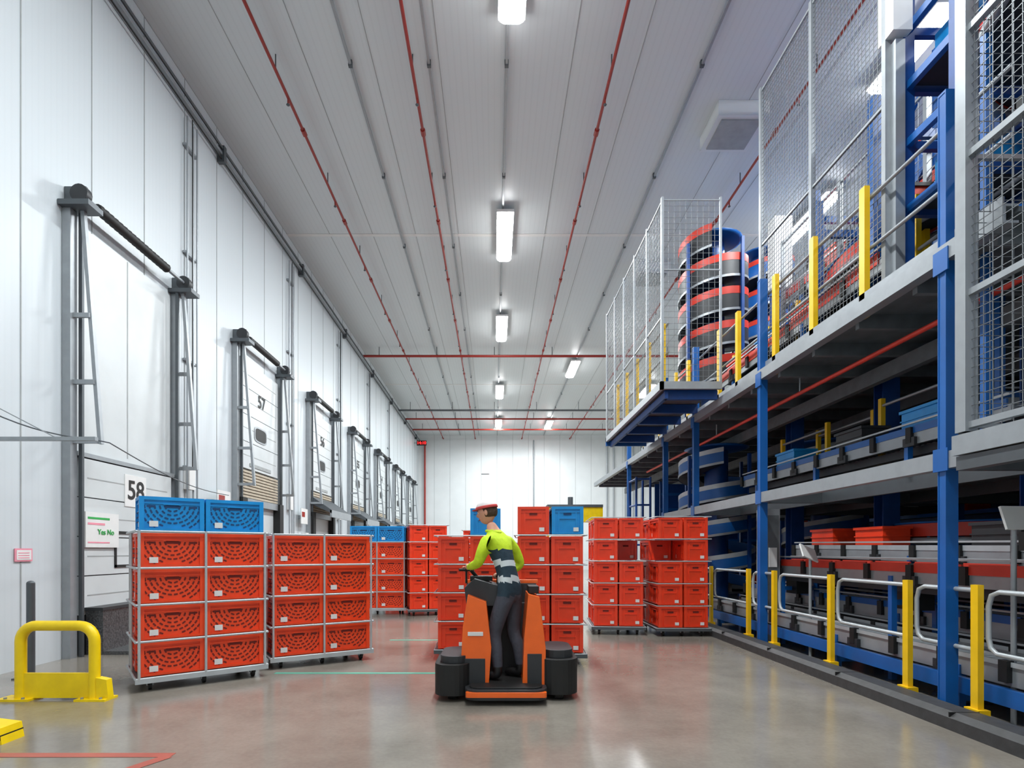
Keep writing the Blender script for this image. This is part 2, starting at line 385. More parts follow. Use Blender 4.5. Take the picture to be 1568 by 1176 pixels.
# ------------------------------------------------------------------ crates
def crate_mesh(name, c, cd, perforated):
    m = MB(); L, W, Hh = .598, .398, .352; t = .012
    m.b2((-L/2+.02, -W/2+.02, .0), (L/2-.02, W/2-.02, .02), c)
    def wall(p, q, nrm):
        p = Vector(p); q = Vector(q); n = Vector(nrm)
        vs = []
        for z, off in ((0, -.014), (Hh, 0)):
            vs += [p+n*off+Vector((0,0,z)), q+n*off+Vector((0,0,z)), q+n*(off-t)+Vector((0,0,z)), p+n*(off-t)+Vector((0,0,z))]
        m.add(vs, [(0,1,5,4),(1,2,6,5),(2,3,7,6),(3,0,4,7),(0,3,2,1),(4,5,6,7)], c)
    a, b_ = L/2-.012, W/2-.012
    wall((-a, -b_, 0), (a, -b_, 0), (0,-1,0)); wall((a, b_, 0), (-a, b_, 0), (0,1,0))
    wall((a, -b_, 0), (a, b_, 0), (1,0,0)); wall((-a, b_, 0), (-a, -b_, 0), (-1,0,0))
    for z0, z1, e in ((Hh-.035, Hh, .002), (Hh-.075, Hh-.063, -.006), (0, .025, -.006)):
        x1, y1 = L/2+e, W/2+e
        m.b2((-x1, -y1, z0), (x1, -y1+.016, z1), c); m.b2((-x1, y1-.016, z0), (x1, y1, z1), c)
        m.b2((-x1, -y1, z0), (-x1+.016, y1, z1), c); m.b2((x1-.016, -y1, z0), (x1, y1, z1), c)
    for sx in (-1, 1):
        for sy in (-1, 1):
            m.box((sx*(L/2-.02), sy*(W/2-.02), Hh/2), (.045, .045, Hh), c)
    for sgn in (-1, 1):
        yy = sgn*(W/2-.012)
        def slot(cx, cz, w, h, ang, key=cd):  # flat dark patch drawn for the shade of a hole, nothing cut
            off = -.014*(1-cz/Hh)
            R = Matrix.Rotation(ang, 3, 'Y')
            vs = [R @ Vector((sx*w/2, 0, sz*h/2)) for sx, sz in ((-1,-.4),(-.8,-1),(.8,-1),(1,-.4),(1,.4),(.8,1),(-.8,1),(-1,.4))]
            vs = [(v.x+cx, yy+sgn*(off+.0035), v.z+cz) for v in vs]
            m.add(vs, [tuple(range(8))], key)
        slot(0, Hh-.095, .13, .032, 0, cd)
        m.box((0, yy+sgn*.004, Hh-.075), (.17, .012, .012), c)
        if perforated:
            for r_, n_ in ((.07, 4), (.115, 6), (.16, 9), (.205, 12), (.25, 15), (.295, 18), (.335, 21)):
                for i in range(n_):
                    an = math.pi*(i+.5)/n_
                    cx = r_*1.02*math.cos(an); cz = .27-r_*.93*math.sin(an)
                    if abs(cx) > .255 or cz < .045 or cz > .255: continue
                    slot(cx, cz, .039, .017, an-math.pi/2)
            for sx in (-1, 1):
                slot(sx*.2, Hh-.1, .07, .02, 0)
        else:
            for xx in (-.2, -.12, .12, .2): m.box((xx, yy, Hh/2-.03), (.012, .012, Hh-.12), c)
            for xx in (-.16, .16): slot(xx, .12, .05, .012, 0)
        m.b2((sgn*.17-.04, yy+sgn*-.012, .04), (sgn*.17+.04, yy+sgn*-.004, .1), 'label')
        xx = sgn*(L/2-.012)
        for y_ in (-.11, .11): m.box((xx, y_, Hh/2-.02), (.014, .014, Hh-.1), c)
        m.b2((xx-.002, -.05, Hh-.11), (xx+sgn*.0015, .05, Hh-.08), cd)
        m.box((xx+sgn*.002, 0, Hh-.072), (.012, .14, .012), c)
        m.box((xx, 0, .2), (.012, .22, .01), c)
        m.b2((xx-.004, -.14, .035), (xx-.004+sgn*.008, -.075, .085), 'label')
        if perforated:
            for i in range(5):
                for j in range(3): m.b2((xx-.008, -.12+i*.055, .08+j*.05), (xx-.008+sgn*.003, -.09+i*.055, .095+j*.05), cd)
    return m.mesh(name)
CM = {('red',1): crate_mesh('crate_red_perforated', 'red', 'redd', True), ('blue',1): crate_mesh('crate_blue_perforated', 'blue', 'blued', True),
      ('red',0): crate_mesh('crate_red', 'red2', 'redd', False), ('blue',0): crate_mesh('crate_blue', 'blue', 'blued', False)}
def stack(corner, ang, perf, rows, top=None, endon=False, nx=2, ny=2, gaps=()):
    root = empty('crate_roll_stack', (corner[0], corner[1], 0), math.radians(ang))
    px, py = (.43, .62) if endon else (.615, .42)
    W, D = nx*px+.03, ny*py+.03; z0 = .15; dz = .378
    m = MB(); Z = z0+rows*dz
    m.b2((0, 0, z0-.055), (W, D, z0-.01), 'steeld')
    m.b2((-.02, -.03, z0-.06), (W+.02, 0, z0-.01), 'steeld' if endon else 'zinc')
    for (x, y) in ((.12, .1), (W-.12, .1), (.12, D-.1), (W-.12, D-.1), (W/2, .1)):
        m.tube((x-.016, y, .05), (x+.016, y, .05), .05, 'black', 14)
        m.b2((x-.03, y-.03, .05), (x-.022, y+.03, z0-.05), 'steel'); m.b2((x+.022, y-.03, .05), (x+.03, y+.03, z0-.05), 'steel')
    if not endon:
        for i in range(nx+1):
            x = min(max(i*px+.015, .005), W-.005)
            for y in (-.018, D+.018): m.tube((x, y, z0-.03), (x, y, Z), .014, 'zinc', 8)
        for x in (-.012, W+.012): m.tube((x, D/2, z0-.03), (x, D/2, Z), .012, 'zinc', 8)
    for r in range(rows+1):
        z = z0+r*dz-.012; rr = .009 if endon else .014
        for y in (-.015, D+.015): m.tube((-.015, y, z), (W+.015, y, z), rr, 'zinc', 6)
        for x in (-.015, W+.015): m.tube((x, -.015, z), (x, D+.015, z), rr, 'zinc', 6)
    m.obj('roll_frame', parent=root)
    for r in range(rows+(1 if top else 0)):
        for i in range(nx):
            for j in range(ny):
                col = 'red'
                if r == rows:
                    col = top[i]
                    if not col or (j == 1 and random.random() < .3): continue
                if (r, i, j) in gaps: continue
                o = bpy.data.objects.new('crate', CM[(col, perf)]); scene.collection.objects.link(o); o.parent = root
                o.location = (.015+(i+.5)*px, .015+(j+.5)*py, z0+r*dz+random.uniform(-.0, .003))
                o.rotation_euler.z = (math.pi/2 if endon else 0)+random.uniform(-.012, .012)
stack((-3.64, 5.66), 38, 1, 4, ['blue', 'blue'])
stack((-2.71, 6.76), 32, 1, 4)
stack((-3.3, 12.6), 4, 1, 4, ['blue', 'blue'])
stack((-1.9, 12.3), 14, 0, 5, endon=True)
stack((-3.4, 17.2), 3, 1, 4, ['red', 'red'])
stack((-3.0, 21.5), 0, 1, 5)
stack((-.78, 7.35), 2, 0, 4, [None, 'blue'], endon=True)
stack((.27, 7.1), -3, 0, 4, ['red', 'blue'], endon=True)
stack((1.70, 9.62), -5, 0, 5, endon=True, gaps=((3,1,0),))
stack((2.76, 9.4), 0, 0, 5, endon=True, gaps=((3,0,0),))
stack((-.9, 15.5), 0, 0, 5, endon=True)
stack((.6, 13.2), 5, 0, 4, endon=True)
m = MB(); m.b2((2.0, 21, 2.55), (4.1, 21.6, 3.1), 'yelg'); m.b2((2.0, 20.95, 3.1), (4.1, 21.65, 3.2), 'steeld')
for x in (2.05, 4.0): m.b2((x-.05, 21.2, 0), (x+.05, 21.3, 2.55), 'yelg')
m.tube((2.9, 21.2, 3.2), (2.9, 21.2, 3.5), .1, 'steeld', 10)
m.obj('yellow_stretch_wrapper')

# ------------------------------------------------------------------ right structure
m = MB(); m.prism([(3.68, 0), (3.92, 0), (3.92, .14), (3.74, .14), (3.68, .1)], 'Y', -2, 14.5, 'kerb')
y = -1.5
while y < 14: m.b2((3.685, y, .1), (3.93, y+.01, .142), 'ink'); y += 1.5
m.obj('floor_kerb')
m = MB(); ys = [1.5, 3.2, 4.58, 5.35, 6.57, 7.9, 8.7, 10.2, 11.4]
for y in ys:
    m.b2((3.955, y-.035, .0), (4.005, y+.035, 1.17), 'yel'); m.b2((3.93, y-.07, .0), (4.03, y+.07, .15), 'yel')
for i in range(len(ys)-1):
    a, b_ = ys[i]+.05, ys[i+1]-.05; x = 4.03
    loop = [(x, a, .62), (x, b_-.08, .62), (x, b_-.02, .66), (x, b_, .74), (x, b_, 1.0), (x, b_-.03, 1.09), (x, b_-.1, 1.12), (x, a, 1.12)]
    m.path(loop, .02, 'zinc', 8)
m.b2((4.10, 2.0, .2), (4.16, 11.6, .34), 'bsteel')
m.obj('yellow_post_guard_rail')
for i, y in enumerate((4.9, 8.29, 11.04, 13.0, 16.5)):
    m = MB(); x = 4.0; zt = 5.47
    m.b2((x-.055, y-.045, 0), (x+.055, y-.035, zt), 'bsteel'); m.b2((x-.055, y+.035, 0), (x+.055, y+.045, zt), 'bsteel')
    m.b2((x-.05, y-.036, 0), (x-.04, y+.036, zt), 'bsteel'); m.b2((x-.055, y-.045, zt), (x+.055, y+.045, zt+.02), 'bsteel')
    m.b2((x-.1, y-.1, 0), (x+.1, y+.1, .02), 'bsteel')
    for z in (2.25, 4.0): m.b2((x-.07, y-.08, z-.1), (x-.055, y+.08, z+.1), 'bsteel')
    m.obj('blue_steel_column')
cols = [(5.65, y, 4.05) for y in (3.4, 5.75, 8.0, 10.45, 14.9)]+[(x, y, 9.0) for x in (7.75, 9.8) for y in (3.0, 6.4, 9.4, 14.9)]
for x, y, zt in cols:
    m = MB()
    m.b2((x-.12, y-.1, 0), (x+.12, y-.085, zt), 'navy'); m.b2((x-.12, y+.085, 0), (x+.12, y+.1, zt), 'navy'); m.b2((x-.01, y-.085, 0), (x+.01, y+.085, zt), 'navy')
    m.b2((x-.16, y-.14, 0), (x+.16, y+.14, .02), 'navy'); m.obj('blue_inner_column')
root = empty('mezzanine_platform')
m = MB(); ya, yb = -1.0, 22.0
m.prism([(3.94, 3.99), (4.06, 3.99), (4.06, 4.01), (3.96, 4.01), (3.96, 4.12), (4.06, 4.12), (4.06, 4.14), (3.94, 4.14)], 'Y', 4.3, yb, 'steel')
m.b2((4.06, 4.3, 4.08), (13.9, yb, 4.12), 'deck')
y = 4.5
while y < yb:
    m.b2((4.05, y-.03, 3.92), (12, y+.03, 4.08), 'deck'); y += .85
for x in (5.2, 6.6, 8.5): m.b2((x-.05, 4.3, 3.72), (x+.05, yb, 3.92), 'deck')
m.obj('deck', parent=root)
m = MB()
m.prism([(3.94, 2.17), (4.04, 2.17), (4.04, 2.19), (3.96, 2.19), (3.96, 2.3), (4.04, 2.3), (4.04, 2.32), (3.94, 2.32)], 'Y', 1.0, 13.0, 'steel')
for y in (4.9, 8.29, 11.04, 13.0): m.b2((4.04, y-.04, 2.16), (9, y+.04, 2.32), 'steeld')
for x in (4.9, 6.2): m.b2((x-.03, 2.0, 2.16), (x+.03, 13, 2.32), 'steeld')
m.b2((4.95, 6.0, 2.3), (6.15, 11.5, 2.33), 'deck'); m.b2((6.3, 3.0, 2.3), (8.3, 10.6, 2.33), 'deck')
m.obj('lower_level_beams', parent=root)
m = MB(); m.tube((4.4, 4.6, 3.72), (4.4, 16, 3.72), .028, 'belt', 8)
for y in (5, 8, 11, 14): m.tube((4.4, y, 3.72), (4.4, y, 3.95), .012, 'steel', 6)
m.obj('sprinkler_pipe_low')
m = MB(); ys = [6.08, 7.05, 8.0, 9.23, 10.0, 11.6, 12.4, 13.6, 15]
for y in ys: m.b2((4.02, y-.045, 4.0), (4.08, y+.045, 5.42), 'yel')
for z in (4.75, 5.3): m.tube((4.1, 4.4, z), (4.1, 15.2, z), .02, 'steel', 8)
m.b2((4.02, 4.4, 4.15), (4.04, 15.2, 4.26), 'steel')
m.obj('mezzanine_handrail')
def fence(name, p0, p1, z0, z1, cell, posts=3, w=.005, post=.06, extra=()):
    m = MB(); p0 = Vector((p0[0], p0[1], 0)); p1 = Vector((p1[0], p1[1], 0)); L = (p1-p0).length; d = (p1-p0)/L
    n = int(L/cell)
    for i in range(n+1):
        p = p0+d*(i*L/n); m.beam(p+Vector((0,0,z0)), p+Vector((0,0,z1)), w, w, 'wire')
    n = int((z1-z0)/cell)
    for i in range(n+1):
        z = z0+(z1-z0)*i/n; m.beam(p0+Vector((0,0,z)), p1+Vector((0,0,z)), w, w, 'wire')
    for i in range(posts):
        p = p0+d*(L*i/(posts-1)); m.beam(p+Vector((0,0,z0-.05)), p+Vector((0,0,z1+.05)), post, post, 'steel')
    for z in (z0, z1)+tuple(extra): m.beam(p0+Vector((0,0,z)), p1+Vector((0,0,z)), post*.5, post*.5, 'steel')
    return m.obj(name)
fence('wire_mesh_fence', (4.16, 5.9), (4.16, 8.65), 4.15, 8.6, .065, 3, w=.006, extra=(6.2,))
fence('wire_mesh_fence', (3.78, 3.1), (3.78, 4.45), 2.45, 8.6, .075, 2, post=.1, extra=(3.5, 4.6, 5.6, 6.7))
fence('wire_mesh_fence', (3.78, 4.45), (5.3, 4.45), 2.45, 8.6, .09, 2, post=.07, extra=(4.6,))
fence('wire_mesh_fence', (5.4, 10.4), (5.4, 5.2), 4.15, 7.2, .11, 4)
m = MB(); m.b2((3.72, 2.6, 2.22), (3.86, 4.52, 2.38), 'steel'); m.b2((3.86, 2.6, 2.34), (5.5, 4.52, 2.4), 'deck')
for y in (2.7, 3.5, 4.45): m.b2((3.86, y-.03, 2.2), (5.5, y+.03, 2.34), 'steeld')
m.b2((5.4, 2.6, 0), (5.5, 2.7, 2.34), 'bsteel'); m.b2((3.74, 2.6, 2.1), (3.84, 4.5, 2.21), 'steeld')
m.b2((3.78, 2.6, 0), (3.88, 2.7, 2.2), 'bsteel')
m.obj('cage_platform')
m = MB(); m.b2((2.88, 9.6, 4.27), (3.9, 14.3, 4.35), 'deck'); m.b2((2.86, 9.56, 4.24), (2.92, 14.3, 4.37), 'steel'); m.b2((2.86, 9.56, 4.24), (3.92, 9.62, 4.37), 'steel')
m.b2((2.86, 14.24, 4.14), (3.9, 14.3, 4.36), 'bsteel')
y = 9.75
while y < 14.2: m.b2((2.98, y-.04, 4.1), (3.9, y+.04, 4.26), 'navy'); y += .95
m.b2((2.96, 9.65, 4.1), (3.02, 14.2, 4.22), 'navy')
for y in (9.8, 10.7, 11.6, 12.5, 13.4): m.b2((2.95, y-.04, 4.35), (3.01, y+.04, 5.45), 'yel')
for z in (4.9, 5.4): m.tube((3.02, 9.6, z), (3.02, 14.3, z), .02, 'steel', 8)
m.obj('overhang_platform')
fence('wire_mesh_fence', (2.9, 9.6), (2.9, 14.3), 4.36, 7.5, .1, 6, post=.045, w=.005, extra=(5.5,))
fence('wire_mesh_fence', (2.9, 9.58), (3.9, 9.58), 4.36, 7.5, .1, 2, post=.035, w=.005, extra=(6.3,))
m = MB()
for x in (3.55, 3.9):
    m.tube((x, 13.9, 0), (x, 13.9, 3.3), .03, 'navy', 8); m.tube((x, 14.6, 0), (x, 14.6, 3.3), .03, 'navy', 8)
for z in (.6, 1.1, 1.6, 2.1, 2.6, 3.25):
    m.tube((3.55, 13.9, z), (3.9, 13.9, z), .025, 'navy', 8); m.tube((3.55, 13.9, z), (3.55, 14.6, z), .025, 'navy', 8)
m.obj('access_ladder')

def spiral(cx, cy, z0, z1, R, pitch, band, fr=.72, name='spiral_conveyor', cols=('bsteel', 'belt')):
    m = MB(); m.tube((cx, cy, z0-.5), (cx, cy, z1+.4), .25, 'navy', 20)
    S = 32; n = int((z1-z0)/pitch*S)
    secs = [(2*math.pi*i/S, z0+pitch*i/S) for i in range(n+1)]
    def strip(r0, za, r1, zb, k):
        vs = []
        for t, z in secs:
            vs.append((cx+r0*math.cos(t), cy+r0*math.sin(t), z+za)); vs.append((cx+r1*math.cos(t), cy+r1*math.sin(t), z+zb))
        m.add(vs, [(2*i, 2*i+1, 2*i+3, 2*i+2) for i in range(len(secs)-1)], k, True)
    strip(R-.45, .1, R-.03, .1, 'beltd'); strip(R-.45, 0, R, 0, 'dgrey')
    strip(R, 0, R, band*fr, cols[0]); strip(R+.004, band*fr, R+.004, band, cols[1]); strip(R-.02, band, R-.02, 0, cols[0])
    strip(R+.005, band, R-.02, band, 'steel'); strip(R+.012, -.01, R+.012, .04, 'steel')
    strip(R-.45, 0, R-.45, .2, 'dgrey')
    for i in range(0, n, 8):
        t, z = secs[i]; m.beam((cx+.2*math.cos(t), cy+.2*math.sin(t), z+.02), (cx+R*math.cos(t), cy+R*math.sin(t), z+.02), .04, .05, 'steeld')
    for a in range(4):
        t = a*math.pi/2+.5; m.b2((cx+(R+.04)*math.cos(t)-.03, cy+(R+.04)*math.sin(t)-.03, z0-.5), (cx+(R+.04)*math.cos(t)+.03, cy+(R+.04)*math.sin(t)+.03, z1+.2), 'navy')
    m.ell((cx, cy, z1+.42), (R*.85, R*.85, .06), 'bsteel', 24, 6)
    m.obj(name)
spiral(4.95, 12.4, .5, 3.3, .8, .75, .34, cols=('bsteel', 'zinc'))
spiral(4.95, 12.6, 4.62, 8.0, .74, .72, .5, fr=.68, cols=('dgrey', 'belt'))
spiral(6.55, 13.6, 4.62, 8.2, .7, .7, .4, cols=('bsteel', 'belt'))
spiral(6.9, 8.2, 4.62, 7.2, .75, .7, .4, cols=('bsteel', 'belt'))
spiral(7.0, 11.8, .5, 3.3, .8, .75, .34, cols=('bsteel', 'zinc'))
def conveyor(p0, p1, w, side='belt', top='steel', legs=True, hgt=.14, ground=0, name='roller_conveyor', belt=None, sh=.08, load=()):
    m = MB(); p0 = Vector(p0); p1 = Vector(p1); d = (p1-p0); L = d.length; d.normalize(); rz = math.atan2(d.y, d.x)
    a = d.cross(Vector((0,0,1))).normalized()
    for s_ in (-1, 1):
        o = a*s_*w/2; m.beam(p0+o, p1+o, .03, hgt, 'steel')
        # guard in short panels with clips between
        n = max(1, int(L/.62))
        for i in range(n):
            q0 = p0+d*(L*(i+.06)/n); q1 = p0+d*(L*(i+.94)/n)
            m.beam(q0+o*1.06+Vector((0,0,.1)), q1+o*1.06+Vector((0,0,.1)), .02, sh, side)
            q = p0+d*(i*L/n)+o*1.1; m.box((q.x, q.y, q.z+.04), (.08, .06, .18), 'black', rz=rz)
            if i % 2: m.box((q.x, q.y, q.z-.04), (.18, .05, .1), 'dgrey', rz=rz)
        m.beam(p0+o*1.08+Vector((0,0,.1+sh/2+.04)), p1+o*1.08+Vector((0,0,.1+sh/2+.04)), .02, .02, 'zinc')
    if belt: m.beam(p0+Vector((0,0,.05)), p1+Vector((0,0,.05)), w*.92, .02, belt)
    else:
        n = int(L/.09)
        for i in range(n): q = p0+d*((i+.5)*L/n); m.tube(q-a*w*.48+Vector((0,0,.04)), q+a*w*.48+Vector((0,0,.04)), .025, top, 8)
    m.beam(p0-Vector((0,0,hgt/2+.06)), p1-Vector((0,0,hgt/2+.06)), w*.6, .1, 'beltd')
    for (t, c) in load:
        q = p0+d*(L*t); m.box((q.x, q.y, q.z+.07+.15), (.56, .36, .28), c, rz=rz); m.box((q.x, q.y, q.z+.07+.29), (.6, .4, .035), c, rz=rz); m.box((q.x, q.y, q.z+.07+.18), (.585, .385, .015), c, rz=rz)
    if legs:
        n = max(2, int(L/1.8))
        for i in range(n):
            q = p0+d*((i+.3)*L/n)
            for s_ in (-1, 1):
                f = q+a*s_*w/2; m.b2((f.x-.03, f.y-.03, ground), (f.x+.03, f.y+.03, f.z), 'bsteel')
            m.beam((q-a*w/2)-Vector((0,0,.3)), (q+a*w/2)-Vector((0,0,.3)), .04, .06, 'bsteel')
            if f.z-ground > 1: m.box((q.x, q.y, q.z-.28), (.22, .3, .2), 'black')
    m.obj(name)
conveyor((4.75, 9.4, 1.17), (4.75, 4.6, 1.17), .5, sh=.1)
conveyor((4.75, 4.4, 1.2), (4.3, 2.6, .8), .55, side='zinc')
conveyor((5.15, 5.2, 1.5), (4.95, 3.0, 1.0), .3, side='steel')
conveyor((5.3, 9.4, 1.42), (5.3, 3.4, 1.35), .4, side='zinc', sh=.06, load=((.12, 'red2'), (.3, 'red2'), (.62, 'dgrey')))
conveyor((4.55, 11.0, .42), (4.55, 2.0, .42), .62, side='zinc', hgt=.16, sh=.04)
conveyor((5.25, 11.0, .68), (5.25, 2.0, .68), .5, side='bsteel', hgt=.2)
conveyor((6.7, 10.0, .9), (6.7, 3.0, .9), .5, load=((.2, 'blue'), (.5, 'red2')))
conveyor((7.2, 10.4, 2.75), (7.2, 3.0, 2.75), .5, ground=2.33, side='bsteel', load=((.2, 'red2'), (.45, 'blue'), (.7, 'red2')))
conveyor((5.1, 10.8, 2.75), (5.1, 5.2, 2.75), .5, ground=2.33, side='bsteel', load=((.25, 'blue'), (.55, 'dgrey'), (.78, 'blue')))
conveyor((6.0, 7.2, 3.3), (8.2, 7.1, 3.3), .5, ground=2.33, side='bsteel')
conveyor((4.8, 11.2, 4.75), (4.75, 6.4, 4.75), .55, ground=4.12, belt='beltd', sh=.14, load=((.1, 'red2'), (.35, 'blue'), (.6, 'red2'), (.85, 'dgrey')))
conveyor((5.8, 10.6, 6.2), (5.8, 4.8, 6.0), .5, ground=4.12, belt='beltd', sh=.14, load=((.2, 'red2'), (.5, 'blue'), (.8, 'red2')))
conveyor((6.2, 5.0, 5.0), (9.6, 7.5, 5.1), .5, ground=4.12, belt='beltd')
conveyor((6.4, 11.0, 7.0), (9.4, 5.0, 7.0), .5, ground=4.12, side='bsteel', belt='beltd', load=((.3, 'blue'), (.6, 'red2')))
conveyor((4.7, 4.6, 5.3), (9.0, 5.6, 5.3), .5, ground=4.12, belt='beltd', sh=.14)
def chute(c, r, a0, a1, z0, z1, w, ground, name='curved_conveyor'):
    m = MB(); n = 24; pin = []; po = []
    for i in range(n+1):
        t = a0+(a1-a0)*i/n; z = z0+(z1-z0)*i/n
        pin.append(Vector((c[0]+(r-w/2)*math.cos(t), c[1]+(r-w/2)*math.sin(t), z))); po.append(Vector((c[0]+(r+w/2)*math.cos(t), c[1]+(r+w/2)*math.sin(t), z)))
    vs = pin+po; m.add(vs, [(i, i+1, n+2+i, n+1+i) for i in range(n)], 'beltd', True)
    for pl in (pin, po):
        vs = [p-Vector((0,0,.04)) for p in pl]+[p+Vector((0,0,.14)) for p in pl]
        m.add(vs, [(i, i+1, n+2+i, n+1+i) for i in range(n)], 'belt', True)
        m.path([p-Vector((0,0,.1)) for p in pl], .05, 'steel', 6); m.path([p+Vector((0,0,.14)) for p in pl], .015, 'bsteel', 6)
    for i in (2, n//2, n-2):
        for p in (pin[i], po[i]): m.b2((p.x-.03, p.y-.03, ground), (p.x+.03, p.y+.03, p.z-.1), 'bsteel')
    m.obj(name)
chute((6.4, 7.4), 1.5, math.pi*.6, math.pi*1.5, 5.0, 5.6, .55, 4.12)
chute((7.6, 5.3), 1.2, math.pi*.6, math.pi*1.4, 1.75, 1.75, .5, 0)
chute((6.5, 7.4), .75, math.pi*.5, math.pi*1.5, 1.68, 1.68, .4, 0)
chute((8.2, 10.3), 1.6, math.pi*.6, math.pi*1.6, 5.6, 6.3, .55, 4.12)
chute((5.6, 4.4), 1.1, math.pi*.55, math.pi*1.2, 6.0, 6.3, .5, 2.4)
def dark_backdrop(x, y0, y1, z0, levels, pitch, fill):  # added racks, meant to darken the open interior behind the conveyors
    m = MB(); z1 = z0+levels*pitch
    m.b2((x+.9, y0, z0), (x+.93, y1, z1), 'navy')  # dark backing sheet in place of interior shade
    y = y0
    while y < y1:
        m.b2((x-.03, y-.04, z0), (x+.03, y+.04, z1), 'navy'); m.b2((x+.84, y-.04, z0), (x+.9, y+.04, z1), 'navy')
        for l in range(levels):
            z = z0+l*pitch
            for q in range(3):
                if y+q*.5+.45 < y1 and random.random() < fill:
                    c = random.choice(('red2', 'blue', 'blue', 'dgrey', 'beltd'))
                    yc = y+.3+q*.5; m.box((x+.35, yc, z+.17), (.55, .4, .28), c); m.box((x+.35, yc, z+.3), (.58, .43, .04), c)
        y += 1.6
    for l in range(levels):
        z = z0+l*pitch; m.b2((x-.02, y0, z-.05), (x+.02, y1, z+.02), 'bsteel'); m.b2((x, y0, z), (x+.88, y1, z+.02), 'beltd')
    m.obj('dark_backdrop_rack')
dark_backdrop(8.4, 2.0, 16.0, .15, 7, .5, .45)
dark_backdrop(10.3, 2.0, 21.0, 4.25, 7, .55, .5)
dark_backdrop(11.2, 2.0, 17.8, .15, 7, .5, .4)
m = MB()  # added end rack, a dark screen before the bright back wall
for x in [5.4+.85*i for i in range(10)]: m.b2((x-.03, 18.0, 0), (x+.03, 18.08, 3.7), 'navy')
for z in [.3+.5*i for i in range(7)]: m.b2((5.4, 17.98, z-.05), (13.2, 18.02, z+.03), 'bsteel')
m.b2((5.4, 18.7, 0), (13.2, 18.73, 3.7), 'navy')  # dark sheet standing in for shade behind the totes
for i in range(9):
    for l in range(6):
        if random.random() < .6: m.box((5.82+.85*i, 18.3, .5+.5*l), (.6, .4, .3), random.choice(('red2', 'blue', 'dgrey')))
m.obj('dark_backdrop_end_rack')
root = empty('lift_tower')
m = MB()
for (x, y) in ((4.36, 5.9), (5.3, 5.9), (4.36, 5.2), (5.3, 5.2)):
    m.b2((x-.06, y-.06, 4.12), (x+.06, y+.06, 9.6), 'navy')
for z in (5.0, 5.7, 6.3, 6.9, 7.5, 8.3, 9.2):
    m.b2((4.32, 5.87, z), (5.3, 5.93, z+.08), 'navy'); m.b2((4.32, 5.17, z), (5.3, 5.23, z+.08), 'navy'); m.b2((5.27, 5.2, z), (5.33, 5.9, z+.08), 'navy'); m.b2((4.33, 5.2, z), (4.39, 5.9, z+.08), 'bsteel')
for z in (5.05, 6.35): m.b2((4.42, 5.25, z), (5.25, 5.85, z+.1), 'beltd'); m.box((4.85, 5.55, z+.28), (.58, .4, .32), 'blue')
m.b2((4.19, 5.8, 4.12), (4.29, 5.92, 6.8), 'steel'); m.b2((4.13, 5.75, 6.85), (4.33, 5.98, 9.4), 'label')
m.obj('tower_frame', parent=root)
m = MB(); m.b2((5.5, 10.9, 4.12), (5.7, 11.1, 6.6), 'navy'); m.b2((5.48, 10.85, 6.6), (5.82, 11.15, 8.0), 'label'); m.obj('white_service_duct')
# blue stair on the mezzanine
m = MB()
for i in range(11):
    m.b2((5.55, 9.6-.24*i, 4.3+.2*i), (6.2, 9.84-.24*i, 4.33+.2*i), 'deck')
for x in (5.52, 6.23):
    m.beam((x, 9.85, 4.2), (x, 7.1, 6.5), .05, .2, 'bsteel'); m.beam((x, 9.85, 5.15), (x, 7.1, 7.45), .04, .04, 'bsteel')
    for i in range(0, 12, 3): m.b2((x-.02, 9.8-.24*i, 4.3+.2*i), (x+.02, 9.84-.24*i, 5.2+.2*i), 'bsteel')
m.obj('blue_stair')
for (x, y, z1) in ((5.15, 8.9, 7.2), (5.6, 7.0, 7.8), (6.3, 6.3, 8.2), (5.2, 4.9, 7.5), (7.4, 7.0, 8.2), (6.0, 10.2, 7.4), (8.4, 8.4, 8.3), (4.6, 7.9, 6.4), (4.65, 6.8, 7.0), (5.1, 10.6, 6.8)):
    m = MB(); m.b2((x-.05, y-.05, 4.12), (x+.05, y-.04, z1), 'bsteel'); m.b2((x-.05, y+.04, 4.12), (x+.05, y+.05, z1), 'bsteel'); m.b2((x-.045, y-.04, 4.12), (x-.035, y+.04, z1), 'bsteel')
    m.b2((x-.05, y-.03, z1-.5), (x+1.2, y+.03, z1-.4), 'bsteel'); m.b2((x+1.14, y-.03, 4.12), (x+1.2, y+.03, z1-.4), 'bsteel')
    m.b2((x-.05, y-.03, z1-1.6), (x+1.2, y+.03, z1-1.5), 'navy'); m.box((x+.5, y, z1-1.33), (.55, .4, .3), random.choice(('blue', 'red2', 'beltd'))); m.box((x+.5, y, z1-1.2), (.6, .44, .04), 'dgrey')
    m.obj('blue_support_frame')
for (x, y, z) in ((4.7, 7.2, 4.12), (5.2, 6.7, 4.12), (5.3, 9.2, 4.12), (4.6, 4.65, 4.12), (5.0, 3.0, 2.4), (4.4, 3.0, 2.4), (5.4, 9, 2.33), (5.6, 8.2, 2.33), (5.3, 6.2, 2.33), (4.75, 9.6, 4.12)):
    m = MB(); m.b2((x-.03, y-.03, z), (x+.03, y+.03, z+1.2), 'yel'); m.tube((x, y, z+1.1), (x, y+1.4, z+1.1), .02, 'steel'); m.tube((x, y, z+.6), (x, y+1.4, z+.6), .02, 'steel')
    m.b2((x-.03, y+1.37, z), (x+.03, y+1.43, z+1.2), 'yel'); m.obj('yellow_handrail')
